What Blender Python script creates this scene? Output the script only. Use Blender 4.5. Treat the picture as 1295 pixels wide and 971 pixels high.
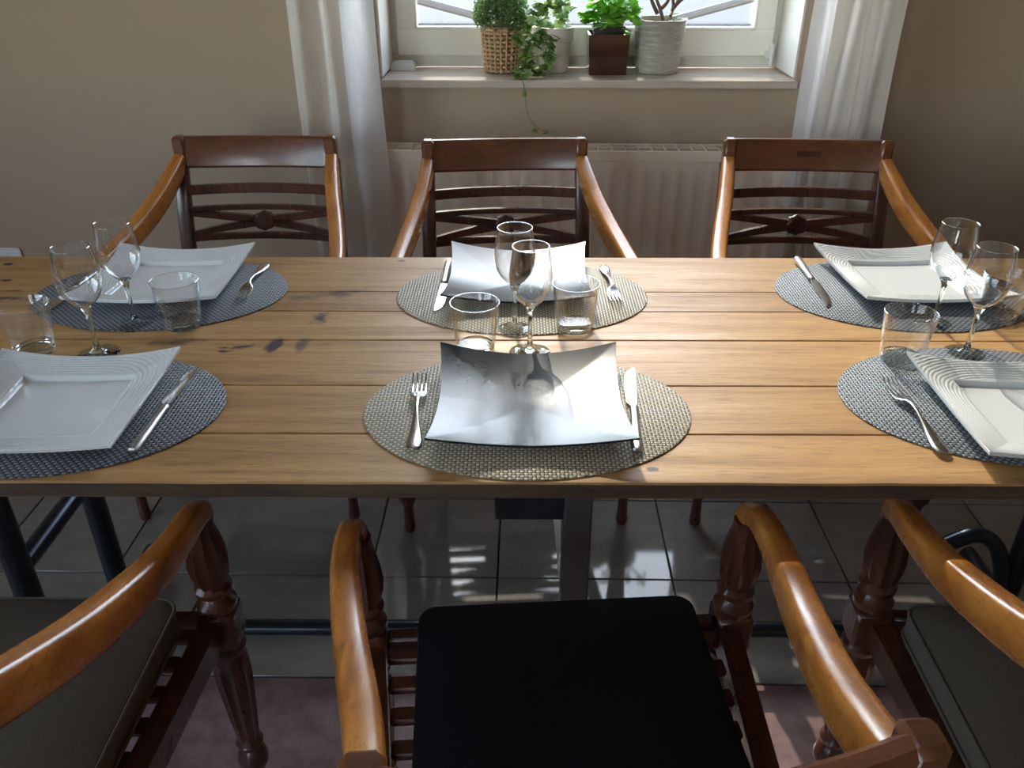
import bpy, bmesh, math, random
from mathutils import Vector, Matrix
random.seed(7)
PI = math.pi
R = math.radians
scene = bpy.context.scene
col = scene.collection
for o in list(bpy.data.objects): bpy.data.objects.remove(o)

# ------------------------------------------------------------------ camera
cam_d = bpy.data.cameras.new('camera'); cam_d.sensor_width = 36.0; cam_d.lens = 1048.0 / 1295.0 * 36.0
cam_d.clip_start = 0.02
cam = bpy.data.objects.new('camera', cam_d); col.objects.link(cam)
cam.location = (0, 0, 1.373); cam.rotation_euler = (R(90 - 29.5), 0, R(1.1))
scene.camera = cam
# ------------------------------------------------------------------ view
scene.view_settings.view_transform = 'Standard'
scene.view_settings.look = 'None'
scene.view_settings.exposure = 0.08
scene.view_settings.gamma = 1.0
SUN_EL, SUN_AZ = 37.0, 8.5        # the sun stands beyond the window, a little left of straight ahead
SUN_STRENGTH = 3.6
SKY_STRENGTH = 1.5
# ------------------------------------------------------------------ sky
world = bpy.data.worlds.new('sky'); scene.world = world; world.use_nodes = True
wn = world.node_tree.nodes; wl = world.node_tree.links
sky = wn.new('ShaderNodeTexSky'); sky.sky_type = 'NISHITA'; sky.sun_disc = False
sky.sun_elevation = R(SUN_EL); sky.sun_rotation = R(-SUN_AZ); sky.air_density = 1.0; sky.dust_density = 0.5
wn['Background'].inputs['Strength'].default_value = SKY_STRENGTH
shs = wn.new('ShaderNodeHueSaturation'); shs.inputs['Saturation'].default_value = .62; wl.new(sky.outputs['Color'], shs.inputs['Color'])
wl.new(shs.outputs['Color'], wn['Background'].inputs['Color'])
# ------------------------------------------------------------------ sun
sd = bpy.data.lights.new('sun', 'SUN'); sd.energy = SUN_STRENGTH; sd.angle = R(0.6); sd.color = (1.0, 0.90, 0.76)
sun = bpy.data.objects.new('sun', sd); col.objects.link(sun)
travel = Vector((math.sin(R(SUN_AZ)), -math.cos(R(SUN_AZ)), -math.tan(R(SUN_EL))))
sun.rotation_euler = travel.to_track_quat('-Z', 'Y').to_euler(); sun.location = (-1, 6, 5)

# ================================================================== materials
def new_mat(name):
    m = bpy.data.materials.new(name); m.use_nodes = True
    return m, m.node_tree.nodes, m.node_tree.links, m.node_tree.nodes['Principled BSDF']
def noise(n, l, scale, detail=4, rough=.55, vec=None, mapscale=None, dist=0.0):
    t = n.new('ShaderNodeTexNoise'); t.inputs['Scale'].default_value = scale; t.inputs['Detail'].default_value = detail
    t.inputs['Roughness'].default_value = rough; t.inputs['Distortion'].default_value = dist
    tc = n.new('ShaderNodeTexCoord'); mp = n.new('ShaderNodeMapping')
    if mapscale: mp.inputs['Scale'].default_value = mapscale
    l.new(tc.outputs['Object'], mp.inputs['Vector']); l.new(mp.outputs['Vector'], t.inputs['Vector'])
    return t, mp
def ramp(n, l, src, stops):
    r = n.new('ShaderNodeValToRGB'); e = r.color_ramp.elements
    while len(e) > 1: e.remove(e[-1])
    e[0].position = stops[0][0]; e[0].color = (*stops[0][1], 1)
    for p, c in stops[1:]:
        x = e.new(p); x.color = (*c, 1)
    l.new(src, r.inputs['Fac']); return r
def bump(n, l, src, bsdf, strength, dist):
    b = n.new('ShaderNodeBump'); b.inputs['Strength'].default_value = strength; b.inputs['Distance'].default_value = dist
    l.new(src, b.inputs['Height']); l.new(b.outputs['Normal'], bsdf.inputs['Normal']); return b
def math_node(n, l, op, a, b=None, clamp=False):
    m = n.new('ShaderNodeMath'); m.operation = op; m.use_clamp = clamp
    for i, v in enumerate((a, b)):
        if v is None: continue
        if isinstance(v, (int, float)): m.inputs[i].default_value = v
        else: l.new(v, m.inputs[i])
    return m.outputs[0]
def plain(name, c, rough=.5, metal=0.0, var=.06, scale=20, bmp=0.0, coat=0.0, spec=None, mapscale=None, bscale=None):
    m, n, l, b = new_mat(name)
    t, _ = noise(n, l, scale, mapscale=mapscale)
    lo = tuple(max(0, x * (1 - var)) for x in c); hi = tuple(min(1, x * (1 + var)) for x in c)
    r = ramp(n, l, t.outputs['Fac'], [(.3, lo), (.7, hi)]); l.new(r.outputs['Color'], b.inputs['Base Color'])
    b.inputs['Roughness'].default_value = rough; b.inputs['Metallic'].default_value = metal
    b.inputs['Coat Weight'].default_value = coat; b.inputs['Coat Roughness'].default_value = .15
    if spec is not None: b.inputs['Specular IOR Level'].default_value = spec
    if bmp:
        t2, _ = noise(n, l, bscale or scale * 4, mapscale=mapscale); bump(n, l, t2.outputs['Fac'], b, .5, bmp)
    return m
def wood(name, dark, mid, light, axis_scale, rough=.3, coat=.3, scale=9, stains=None, bmp=.0006):
    m, n, l, b = new_mat(name)
    t, mp = noise(n, l, scale, 6, .6, mapscale=axis_scale, dist=.6)
    oi = n.new('ShaderNodeObjectInfo')
    cx = n.new('ShaderNodeCombineXYZ')
    l.new(math_node(n, l, 'MULTIPLY', oi.outputs['Random'], 13.0), cx.inputs[0]); l.new(math_node(n, l, 'MULTIPLY', oi.outputs['Random'], 5.0), cx.inputs[1])
    l.new(cx.outputs[0], mp.inputs['Location'])
    r = ramp(n, l, t.outputs['Fac'], [(.28, dark), (.48, mid), (.72, light)])
    hsv = n.new('ShaderNodeHueSaturation'); l.new(r.outputs['Color'], hsv.inputs['Color'])
    l.new(math_node(n, l, 'ADD', math_node(n, l, 'MULTIPLY', oi.outputs['Random'], .24), .88), hsv.inputs['Value'])
    out = hsv.outputs['Color']
    # fine dark pores
    t3, _ = noise(n, l, scale * 9, 3, .6, mapscale=axis_scale)
    pr = ramp(n, l, t3.outputs['Fac'], [(.34, (.72, .68, .66)), (.46, (1, 1, 1))])
    mx = n.new('ShaderNodeMix'); mx.data_type = 'RGBA'; mx.blend_type = 'MULTIPLY'; mx.inputs['Factor'].default_value = 1
    l.new(out, mx.inputs[6]); l.new(pr.outputs['Color'], mx.inputs[7]); out = mx.outputs[2]
    if stains:
        tc = n.new('ShaderNodeTexCoord'); ns, _ = noise(n, l, 26, 4, .6)
        mask = None
        for (sx, sy, rx, ry, ang, st) in stains:
            mp2 = n.new('ShaderNodeMapping'); mp2.vector_type = 'TEXTURE'
            mp2.inputs['Location'].default_value = (sx, sy, 0); mp2.inputs['Rotation'].default_value = (0, 0, R(ang)); mp2.inputs['Scale'].default_value = (rx, ry, 1000)
            l.new(tc.outputs['Object'], mp2.inputs['Vector'])
            ln = n.new('ShaderNodeVectorMath'); ln.operation = 'LENGTH'; l.new(mp2.outputs['Vector'], ln.inputs[0])
            d = math_node(n, l, 'ADD', ln.outputs['Value'], math_node(n, l, 'MULTIPLY', math_node(n, l, 'SUBTRACT', ns.outputs['Fac'], .5), 3.2))
            k = math_node(n, l, 'MULTIPLY', math_node(n, l, 'SUBTRACT', 1.25, d, True), st * 1.6, True)
            mask = k if mask is None else math_node(n, l, 'MAXIMUM', mask, k)
        ms = n.new('ShaderNodeMix'); ms.data_type = 'RGBA'; l.new(mask, ms.inputs['Factor'])
        l.new(out, ms.inputs[6]); ms.inputs[7].default_value = (.055, .032, .034, 1); out = ms.outputs[2]
    l.new(out, b.inputs['Base Color'])
    rr = ramp(n, l, t.outputs['Fac'], [(.3, (rough * 1.25,) * 3), (.7, (rough * .8,) * 3)]); l.new(rr.outputs['Color'], b.inputs['Roughness'])
    b.inputs['Coat Weight'].default_value = coat; b.inputs['Coat Roughness'].default_value = .22
    bump(n, l, t3.outputs['Fac'], b, .35, bmp)
    return m
def weave(name, ca, cb, gap):
    m, n, l, b = new_mat(name)
    tc = n.new('ShaderNodeTexCoord'); sp = n.new('ShaderNodeSeparateXYZ'); l.new(tc.outputs['Object'], sp.inputs[0])
    P = .0052
    u = math_node(n, l, 'DIVIDE', sp.outputs['X'], P); v = math_node(n, l, 'DIVIDE', sp.outputs['Y'], P)
    su = math_node(n, l, 'ABSOLUTE', math_node(n, l, 'SINE', math_node(n, l, 'MULTIPLY', u, PI)))
    sv = math_node(n, l, 'ABSOLUTE', math_node(n, l, 'SINE', math_node(n, l, 'MULTIPLY', v, PI)))
    par = math_node(n, l, 'MODULO', math_node(n, l, 'ADD', math_node(n, l, 'FLOOR', u), math_node(n, l, 'FLOOR', math_node(n, l, 'ADD', v, 1000.0))), 2.0)
    par = math_node(n, l, 'GREATER_THAN', math_node(n, l, 'ABSOLUTE', par), .5)
    ha = math_node(n, l, 'MULTIPLY', math_node(n, l, 'POWER', su, .35), math_node(n, l, 'POWER', sv, .9))
    hb = math_node(n, l, 'MULTIPLY', math_node(n, l, 'POWER', sv, .35), math_node(n, l, 'POWER', su, .9))
    mh = n.new('ShaderNodeMix'); l.new(par, mh.inputs['Factor']); l.new(ha, mh.inputs[2]); l.new(hb, mh.inputs[3])
    mc = n.new('ShaderNodeMix'); mc.data_type = 'RGBA'; l.new(par, mc.inputs['Factor']); mc.inputs[6].default_value = (*ca, 1); mc.inputs[7].default_value = (*cb, 1)
    mg = n.new('ShaderNodeMix'); mg.data_type = 'RGBA'
    g = ramp(n, l, mh.outputs[0], [(.1, (0, 0, 0)), (.42, (1, 1, 1))]); l.new(g.outputs['Color'], mg.inputs['Factor'])
    mg.inputs[6].default_value = (*gap, 1); l.new(mc.outputs[2], mg.inputs[7]); l.new(mg.outputs[2], b.inputs['Base Color'])
    b.inputs['Roughness'].default_value = .42
    bump(n, l, mh.outputs[0], b, .8, .0012)
    return m
def thin_glass(name, tint=(.95, .97, .965), edge=.75, base=.05, power=3.0, refr=False):
    m, n, l, b = new_mat(name); n.remove(b)
    out = n['Material Output']
    tr = n.new('ShaderNodeBsdfTransparent'); tr.inputs['Color'].default_value = (*tint, 1)
    gl = n.new('ShaderNodeBsdfGlass' if refr else 'ShaderNodeBsdfGlossy'); gl.inputs['Roughness'].default_value = 0.0; gl.inputs['Color'].default_value = (.97, .985, 1, 1)
    lw = n.new('ShaderNodeLayerWeight'); lw.inputs['Blend'].default_value = .5
    f = math_node(n, l, 'ADD', math_node(n, l, 'MULTIPLY', math_node(n, l, 'POWER', lw.outputs['Facing'], power), edge), base, True)
    mx = n.new('ShaderNodeMixShader'); l.new(f, mx.inputs[0]); l.new(tr.outputs[0], mx.inputs[1]); l.new(gl.outputs[0], mx.inputs[2]); l.new(mx.outputs[0], out.inputs[0])
    return m
def solid_glass(name):
    m, n, l, b = new_mat(name); n.remove(b)
    g = n.new('ShaderNodeBsdfGlass'); g.inputs['IOR'].default_value = 1.48; g.inputs['Roughness'].default_value = 0.0; g.inputs['Color'].default_value = (.96, .985, .97, 1)
    l.new(g.outputs[0], n['Material Output'].inputs[0]); return m
def cloth_sheer(name, c, transp=.12, trans=.55):
    m, n, l, b = new_mat(name); n.remove(b)
    d = n.new('ShaderNodeBsdfDiffuse'); t = n.new('ShaderNodeBsdfTranslucent'); x = n.new('ShaderNodeBsdfTransparent')
    nz, _ = noise(n, l, 160, 2, mapscale=(1, 1, .15)); r = ramp(n, l, nz.outputs['Fac'], [(.3, tuple(v * .93 for v in c)), (.7, c)])
    l.new(r.outputs['Color'], d.inputs['Color']); l.new(r.outputs['Color'], t.inputs['Color'])
    m1 = n.new('ShaderNodeMixShader'); m1.inputs[0].default_value = trans; l.new(d.outputs[0], m1.inputs[1]); l.new(t.outputs[0], m1.inputs[2])
    m2 = n.new('ShaderNodeMixShader'); m2.inputs[0].default_value = transp; l.new(m1.outputs[0], m2.inputs[1]); l.new(x.outputs[0], m2.inputs[2])
    l.new(m2.outputs[0], n['Material Output'].inputs[0]); return m
def leafmat(name, dark, light, scale=30, rough=.45, trans=.35):
    m, n, l, b = new_mat(name)
    t, _ = noise(n, l, scale, 3); oi = n.new('ShaderNodeObjectInfo')
    s = math_node(n, l, 'ADD', math_node(n, l, 'MULTIPLY', t.outputs['Fac'], .7), math_node(n, l, 'MULTIPLY', oi.outputs['Random'], .3))
    r = ramp(n, l, s, [(.3, dark), (.7, light)]); l.new(r.outputs['Color'], b.inputs['Base Color']); b.inputs['Roughness'].default_value = rough
    tl = n.new('ShaderNodeBsdfTranslucent'); l.new(r.outputs['Color'], tl.inputs['Color'])
    mx = n.new('ShaderNodeMixShader'); mx.inputs[0].default_value = trans
    l.new(b.outputs[0], mx.inputs[1]); l.new(tl.outputs[0], mx.inputs[2]); l.new(mx.outputs[0], n['Material Output'].inputs[0]); return m

STAINS = [(-.36, .205, .05, .018, 10, .55), (-.42, .185, .03, .014, 0, .4), (-.365, .095, .017, .028, -20, .8), (-.42, -.012, .011, .03, -5, .75),
          (-.47, -.018, .03, .007, 15, .85), (-.50, -.022, .016, .006, 0, .8), (-.375, -.015, .01, .028, -8, .45), (-.595, -.004, .035, .014, 5, .55),
          (-.50, -.035, .014, .006, 0, .8), (-1.06, .352, .01, .006, 0, .9), (-1.02, .265, .012, .006, 0, .95), (-.97, .18, .028, .006, 0, .9), (-.975, .215, .02, .006, 0, .7),
          (-.045, .383, .007, .004, 0, .9), (-.255, .375, .006, .004, 0, .9), (.16, -.365, .006, .004, 0, .9)]
M = {}
M['table'] = wood('table_wood', (.30, .155, .056), (.46, .255, .095), (.57, .335, .138), (.35, 5.5, 5.5), rough=.50, coat=.0, scale=7, stains=STAINS)
M['table'].node_tree.nodes['Principled BSDF'].inputs['Specular IOR Level'].default_value = .36
M['table_edge_shade'] = wood('table_edge_shade_wood', (.045, .028, .018), (.075, .048, .030), (.11, .070, .042), (.35, 5.5, 5.5), rough=.6, coat=.0, scale=9)
M['arm'] = wood('arm_wood', (.30, .090, .016), (.55, .20, .036), (.68, .29, .066), (9, 1.6, 3), rough=.26, coat=.6, scale=6)
M['frame'] = wood('frame_wood', (.045, .013, .008), (.085, .026, .014), (.14, .046, .022), (6, 2, 2), rough=.3, coat=.5, scale=6)
M['rail'] = wood('rail_wood', (.085, .026, .012), (.15, .050, .021), (.22, .078, .032), (1.2, 6, 6), rough=.3, coat=.5, scale=8)
M['mat_beige'] = weave('woven_beige', (.66, .57, .42), (.36, .31, .23), (.07, .06, .045))
M['mat_grey'] = weave('woven_grey', (.30, .33, .36), (.085, .095, .11), (.012, .012, .014))
M['porcelain'] = plain('white_porcelain', (.80, .82, .81), rough=.13, var=.01, coat=.3)
M['black_glaze'] = plain('black_glaze', (.016, .018, .021), rough=.20, var=.25, scale=14, coat=0.0)
M['black_glaze'].node_tree.nodes['Principled BSDF'].inputs['IOR'].default_value = 1.5
M['black_glaze'].node_tree.nodes['Principled BSDF'].inputs['Specular IOR Level'].default_value = .34
M['steel'] = plain('cutlery_steel', (.62, .62, .63), rough=.2, metal=1, var=.03)
M['brushed'] = plain('brushed_steel', (.50, .50, .50), rough=.34, metal=1, var=.05, scale=60)
M['glass_thin'] = thin_glass('wine_glass_wall', (.985, .99, .99), edge=.95, base=.035, power=2.4)
M['glass_solid'] = solid_glass('clear_glass')
M['glass_rim'] = thin_glass('glass_rim', (.9, .93, .93), edge=.5, base=.22, power=1.5)
M['window_glass'] = thin_glass('window_glass', (.95, .97, .96), edge=.5, base=.04, power=5)
M['wall'] = plain('wall_plaster', (.47, .355, .262), rough=.85, var=.03, scale=3, bmp=.0008, bscale=140)
M['wall_white'] = plain('reveal_plaster', (.78, .75, .68), rough=.8, var=.02, bmp=.0005, bscale=120)
M['ceiling'] = plain('ceiling_paint', (.8, .78, .74), rough=.9, var=.02)
M['pvc'] = plain('window_plastic', (.90, .88, .80), rough=.28, var=.01)
M['sill'] = plain('sill_stone', (.62, .52, .44), rough=.22, var=.16, scale=9, mapscale=(.6, 3, 3), coat=.2)
M['radiator'] = plain('radiator_enamel', (.92, .76, .61), rough=.3, var=.01)
M['curtain'] = cloth_sheer('curtain_cloth', (.86, .80, .73), .04, .42)
M['sheer'] = cloth_sheer('sheer_cloth', (.88, .86, .84), .16, .55)
M['iron'] = plain('dark_steel', (.035, .045, .058), rough=.3, metal=.6, var=.15, scale=30)
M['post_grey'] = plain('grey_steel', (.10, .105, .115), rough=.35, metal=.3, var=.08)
M['cushion'] = plain('grey_linen', (.145, .128, .098), rough=.95, var=.1, scale=300, bmp=.0008, bscale=900)
M['pad'] = plain('black_pad', (.006, .008, .011), rough=.75, var=.2, scale=200, spec=.25)
M['tile'] = None
M['grout'] = plain('grout', (.03, .028, .026), rough=.9, var=.1)
M['mauve'] = plain('mauve_floor', (.26, .165, .165), rough=.33, var=.32, scale=22, bmp=.0003)
M['asphalt'] = plain('street_pavement', (.075, .071, .072), rough=.9, var=.14, scale=5, bmp=.002)
M['kerb'] = plain('kerb_stone', (.045, .044, .045), rough=.9, var=.1)
M['brace'] = plain('brace_metal', (.16, .175, .195), rough=.5, metal=.2, var=.05)
M['white_plastic'] = plain('white_plastic', (.82, .83, .82), rough=.35, var=.01)
M['wicker'] = plain('wicker_straw', (.52, .34, .19), rough=.6, var=.25, scale=60)
M['wicker_dark'] = plain('wicker_gap', (.16, .09, .05), rough=.8, var=.2)
M['pot_white'] = plain('pot_white', (.72, .67, .60), rough=.4, var=.05)
M['pot_brown'] = plain('pot_brown', (.060, .022, .015), rough=.2, var=.15, coat=.5)
M['pot_black'] = plain('pot_black', (.02, .025, .022), rough=.45, var=.1)
M['soil'] = plain('soil', (.05, .03, .02), rough=.95, var=.5, scale=120)
M['bark'] = plain('bark', (.17, .09, .06), rough=.8, var=.3, scale=60, bmp=.001)
M['stem'] = plain('green_stem', (.22, .24, .10), rough=.6, var=.2)
M['thyme'] = leafmat('thyme_leaf', (.07, .15, .04), (.38, .52, .20), 60)
M['ivy'] = leafmat('ivy_leaf', (.10, .22, .045), (.42, .56, .20), 70)
M['parsley'] = leafmat('parsley_leaf', (.08, .30, .02), (.34, .70, .08), 40)
M['jade'] = leafmat('jade_leaf', (.18, .25, .12), (.42, .50, .30), 60)
M['wedge'] = plain('pale_strip', (.75, .74, .70), rough=.3, var=.02)
def tile_mat():
    m, n, l, b = new_mat('grey_tile')
    t, mp = noise(n, l, 5, 6, .65, mapscale=(1, 3, 1)); oi = n.new('ShaderNodeObjectInfo')
    t2, _ = noise(n, l, 90, 3, .7)
    s = math_node(n, l, 'ADD', math_node(n, l, 'MULTIPLY', t.outputs['Fac'], .7), math_node(n, l, 'MULTIPLY', t2.outputs['Fac'], .3))
    r = ramp(n, l, s, [(.3, (.19, .178, .165)), (.7, (.30, .285, .265))])
    h = n.new('ShaderNodeHueSaturation'); l.new(r.outputs['Color'], h.inputs['Color'])
    l.new(math_node(n, l, 'ADD', math_node(n, l, 'MULTIPLY', oi.outputs['Random'], .2), .9), h.inputs['Value'])
    l.new(h.outputs['Color'], b.inputs['Base Color']); b.inputs['Roughness'].default_value = .055
    bump(n, l, t2.outputs['Fac'], b, .06, .0002); return m
M['tile'] = tile_mat()
def ribbed_ceramic():
    m, n, l, b = new_mat('grey_ceramic')
    t, _ = noise(n, l, 30, 4, mapscale=(1, 1, 6)); r = ramp(n, l, t.outputs['Fac'], [(.3, (.34, .32, .27)), (.7, (.50, .47, .41))])
    l.new(r.outputs['Color'], b.inputs['Base Color']); b.inputs['Roughness'].default_value = .32; bump(n, l, t.outputs['Fac'], b, .5, .002); return m
M['pot_grey'] = ribbed_ceramic()

# ================================================================== mesh helpers
class MB:
    def __init__(s): s.v = []; s.f = []
    def add(s, vs, fs):
        k = len(s.v); s.v += [tuple(v) for v in vs]; s.f += [tuple(i + k for i in f) for f in fs]; return s
    def box(s, x0, x1, y0, y1, z0, z1, bev=0.0):
        if bev <= 0:
            vs = [(x, y, z) for z in (z0, z1) for y in (y0, y1) for x in (x0, x1)]
            return s.add(vs, [(0, 2, 3, 1), (4, 5, 7, 6), (0, 1, 5, 4), (2, 6, 7, 3), (0, 4, 6, 2), (1, 3, 7, 5)])
        b = min(bev, (x1 - x0) / 2.01, (y1 - y0) / 2.01, (z1 - z0) / 2.01)
        def ring(z, i):
            return [(x0 + b + i[0], y0 + i[1], z), (x1 - b - i[0], y0 + i[1], z), (x1 - i[1], y0 + b + i[0], z), (x1 - i[1], y1 - b - i[0], z),
                    (x1 - b - i[0], y1 - i[1], z), (x0 + b + i[0], y1 - i[1], z), (x0 + i[1], y1 - b - i[0], z), (x0 + i[1], y0 + b + i[0], z)]
        rings = [ring(z0, (0, b)), ring(z0 + b, (0, 0)), ring(z1 - b, (0, 0)), ring(z1, (0, b))]
        return s.loft(rings)
    def loft(s, rings, cap=True, closed=True):
        n = len(rings[0]); vs = [p for r in rings for p in r]; fs = []
        for i in range(len(rings) - 1):
            for j in range(n if closed else n - 1):
                a = i * n + j; b = i * n + (j + 1) % n
                fs.append((a, b, b + n, a + n))
        if cap:
            fs.append(tuple(reversed(range(n)))); k = (len(rings) - 1) * n; fs.append(tuple(range(k, k + n)))
        return s.add(vs, fs)
    def lathe(s, prof, seg=24, c=(0, 0), flute=None, cap=True, a0=0.0):
        rings = []
        for p in prof:
            r, z = p[0], p[1]; fl = p[2] if len(p) > 2 else 0
            ring = []
            for j in range(seg):
                a = a0 + 2 * PI * j / seg
                rr = r * (1 - fl * abs(math.sin(a * 5))) if fl else r
                ring.append((c[0] + rr * math.cos(a), c[1] + rr * math.sin(a), z))
            rings.append(ring)
        return s.loft(rings, cap=cap)
    def tube(s, pts, rad, seg=8, cap=True, flat=1.0, up=(0, 0, 1), power=2.0):
        """sweep: section half-width rad (scalar or list) and half-height rad*flat (or list of pairs)"""
        P = [Vector(p) for p in pts]; rings = []
        for i, p in enumerate(P):
            t = (P[min(i + 1, len(P) - 1)] - P[max(i - 1, 0)]).normalized()
            u = Vector(up); side = t.cross(u)
            if side.length < 1e-4: side = t.cross(Vector((0, 1, 0)))
            side.normalize(); nrm = side.cross(t).normalized()
            r = rad[i] if isinstance(rad, (list, tuple)) else rad
            w, h = r if isinstance(r, (list, tuple)) else (r, r * flat)
            ring = []
            for j in range(seg):
                a = 2 * PI * (j + .5) / seg; c_, s_ = math.cos(a), math.sin(a)
                e = 2 / power
                ring.append(tuple(p + side * (w * math.copysign(abs(c_) ** e, c_)) + nrm * (h * math.copysign(abs(s_) ** e, s_))))
            rings.append(ring)
        return s.loft(rings, cap=cap)
    def build(s, name, mat, parent=None, smooth=True, loc=None, label=None, fix=True):
        me = bpy.data.meshes.new(name); me.from_pydata(s.v, [], s.f); me.update()
        if fix and len(s.f) < 60000:
            b_ = bmesh.new(); b_.from_mesh(me); bmesh.ops.recalc_face_normals(b_, faces=b_.faces); b_.to_mesh(me); b_.free(); me.update()
        if smooth:
            me.polygons.foreach_set('use_smooth', [True] * len(me.polygons)); me.set_sharp_from_angle(angle=R(38))
        me.materials.append(mat)
        o = bpy.data.objects.new(name, me); col.objects.link(o)
        if parent: o.parent = parent
        if loc: o.location = loc
        if label: o['label'] = label
        return o
def smooth_path(pts, n=6):
    """Catmull-Rom through the points"""
    P = [Vector(p) for p in pts]; out = []
    for i in range(len(P) - 1):
        p0 = P[max(i - 1, 0)]; p1 = P[i]; p2 = P[i + 1]; p3 = P[min(i + 2, len(P) - 1)]
        for k in range(n):
            t = k / n
            out.append(.5 * ((2 * p1) + (-p0 + p2) * t + (2 * p0 - 5 * p1 + 4 * p2 - p3) * t * t + (-p0 + 3 * p1 - 3 * p2 + p3) * t ** 3))
    out.append(P[-1]); return out
def tag(o, label, cat, group=None):
    o['label'] = label; o['category'] = cat
    if group: o['group'] = group
    return o
def thing(name, label, cat, loc=(0, 0, 0), rz=0.0, group=None):
    o = bpy.data.objects.new(name, None); o.empty_display_size = .05; col.objects.link(o); o.location = loc; o.rotation_euler = (0, 0, rz)
    return tag(o, label, cat, group)
def struct_empty(name, loc=(0, 0, 0)):
    o = bpy.data.objects.new(name, None); o.empty_display_size = .05; col.objects.link(o); o.location = loc; o['kind'] = 'structure'; return o
def struct(mb, name, mat, smooth=False):
    o = mb.build(name, mat, smooth=smooth); o['kind'] = 'structure'; return o
KIDS = {}
def kids(o): return [c for c in bpy.data.objects if c.parent == o]
def copy_tree(o, label, loc, rz, group=None):
    c = o.copy(); col.objects.link(c); c.location = loc; c.rotation_euler = (0, 0, rz); c['label'] = label
    if group: c['group'] = group
    for k in kids(o):
        d = k.copy(); col.objects.link(d); d.parent = c
        for g in kids(k):
            e = g.copy(); col.objects.link(e); e.parent = d
    return c

# ================================================================== the room
XL, XR, YB, YW, YO, ZC = -2.7, 2.6, -2.6, 2.685, 3.08, 2.72
WX0, WX1, WZ0, WZ1 = -.456, .815, .908, 2.45
wb = MB()
wb.box(XL, XR, YW, YO, 0, WZ0); wb.box(XL, WX0, YW, YO, WZ0, WZ1); wb.box(WX1, XR, YW, YO, WZ0, WZ1); wb.box(XL, XR, YW, YO, WZ1, ZC)
struct(wb, 'wall_back', M['wall'])
GX0, GX1, GZ0, GZ1 = -2.2, -1.05, .85, 2.2
wf = MB(); wf.box(XL, XR, YB - .3, YB, 0, GZ0); wf.box(XL, GX0, YB - .3, YB, GZ0, GZ1); wf.box(GX1, XR, YB - .3, YB, GZ0, GZ1); wf.box(XL, XR, YB - .3, YB, GZ1, ZC)
struct(wf, 'wall_front', M['wall'])
wf = MB(); FX0, FX1, FZ0, FZ1 = -1.8, .8, .90, 2.35
wf.box(XL - .25, XL, YB - .3, YO, 0, FZ0); wf.box(XL - .25, XL, YB - .3, FX0, FZ0, FZ1); wf.box(XL - .25, XL, FX1, YO, FZ0, FZ1); wf.box(XL - .25, XL, YB - .3, YO, FZ1, ZC)
struct(wf, 'wall_left', M['wall'])
struct(MB().box(XR, XR + .15, YB - .3, YO, 0, ZC), 'wall_right', M['wall'])
struct(MB().box(XL - .15, XR + .15, YB - .3, YO, ZC, ZC + .15), 'ceiling', M['ceiling'])
# plastered reveal lining (paler than the wall)
rv = MB(); rv.box(WX0, WX0 + .006, YW + .002, 2.92, .940, WZ1 - .006); rv.box(WX1 - .006, WX1, YW + .002, 2.92, .940, WZ1 - .006); rv.box(WX0, WX1, YW + .002, 2.92, WZ1 - .006, WZ1)
struct(rv, 'trim_1', M['wall_white'])
# floor: grout bed, grey tiles near the window, mauve floor towards the camera
fl = struct(MB().box(XL, XR, YB, YW, -.12, -.006), 'floor', M['grout'])
MB().box(XL, XR, YB, 1.183, -.006, 0.0).build('mauve_panel', M['mauve'], fl, smooth=False, label='mottled mauve floor area nearer the camera')
xa = [XL, -2.53, -2.22, -1.92, -1.61, -1.304, -.985, -.369, -.063, .352, .766, 1.18, 1.59, 1.90, 2.31, XR]
xb = [XL, -2.4, -1.99, -1.58, -1.17, -.75, -.369, -.063, .352, .766, 1.18, 1.49, 1.9, 2.21, XR]
tiles = {}
for ri, (y0, y1) in enumerate([(1.187, 1.49), (1.49, 1.795), (1.795, 2.10), (2.10, 2.405), (2.405, YW)]):
    xs = xa if ri in (1, 3) else xb
    for x0, x1 in zip(xs[:-1], xs[1:]):
        g = .0018
        w, d = round(x1 - x0, 3), round(y1 - y0, 3); key = (w, d)
        if key not in tiles:
            o = MB().box(g, w - g, g, d - g, -.01, 0, .0015).build('tile', M['tile'], fl, loc=(x0, y0, 0)); tiles[key] = o
        else:
            o = tiles[key].copy(); col.objects.link(o); o.location = (x0, y0, 0)
# baseboard along the window wall
bbm = MB(); bbm.box(XL, XR, YW - .014, YW, 0, .07, .003); struct(bbm, 'baseboard_back', M['sill'])

# window
win = struct_empty('window_1', (0, 0, 0))
def frame_rect(mb, x0, x1, z0, z1, y0, y1, w, wb_=None):
    wb_ = wb_ or w
    mb.box(x0, x1, y0, y1, z0, z0 + wb_, .004); mb.box(x0, x1, y0, y1, z1 - w, z1, .004)
    mb.box(x0, x0 + w, y0, y1, z0 + wb_ - .004, z1 - w + .004, .004); mb.box(x1 - w, x1, y0, y1, z0 + wb_ - .004, z1 - w + .004, .004); return mb
frame_rect(MB(), WX0, WX1, .933, WZ1, 2.915, 2.99, .047, .047).build('window_frame', M['pvc'], win)
sash = frame_rect(MB(), WX0 + .025, WX1 - .025, .970, WZ1 - .025, 2.892, 2.95, .065, .086).build('sash', M['pvc'], win)
frame_rect(MB(), WX0 + .085, WX1 - .085, 1.050, WZ1 - .085, 2.888, 2.898, .010).build('glazing_bead', M['pvc'], sash)
MB().box(WX0 + .084, WX1 - .084, 2.922, 2.928, 1.045, WZ1 - .084).build('pane', M['window_glass'], win, smooth=False)
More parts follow.
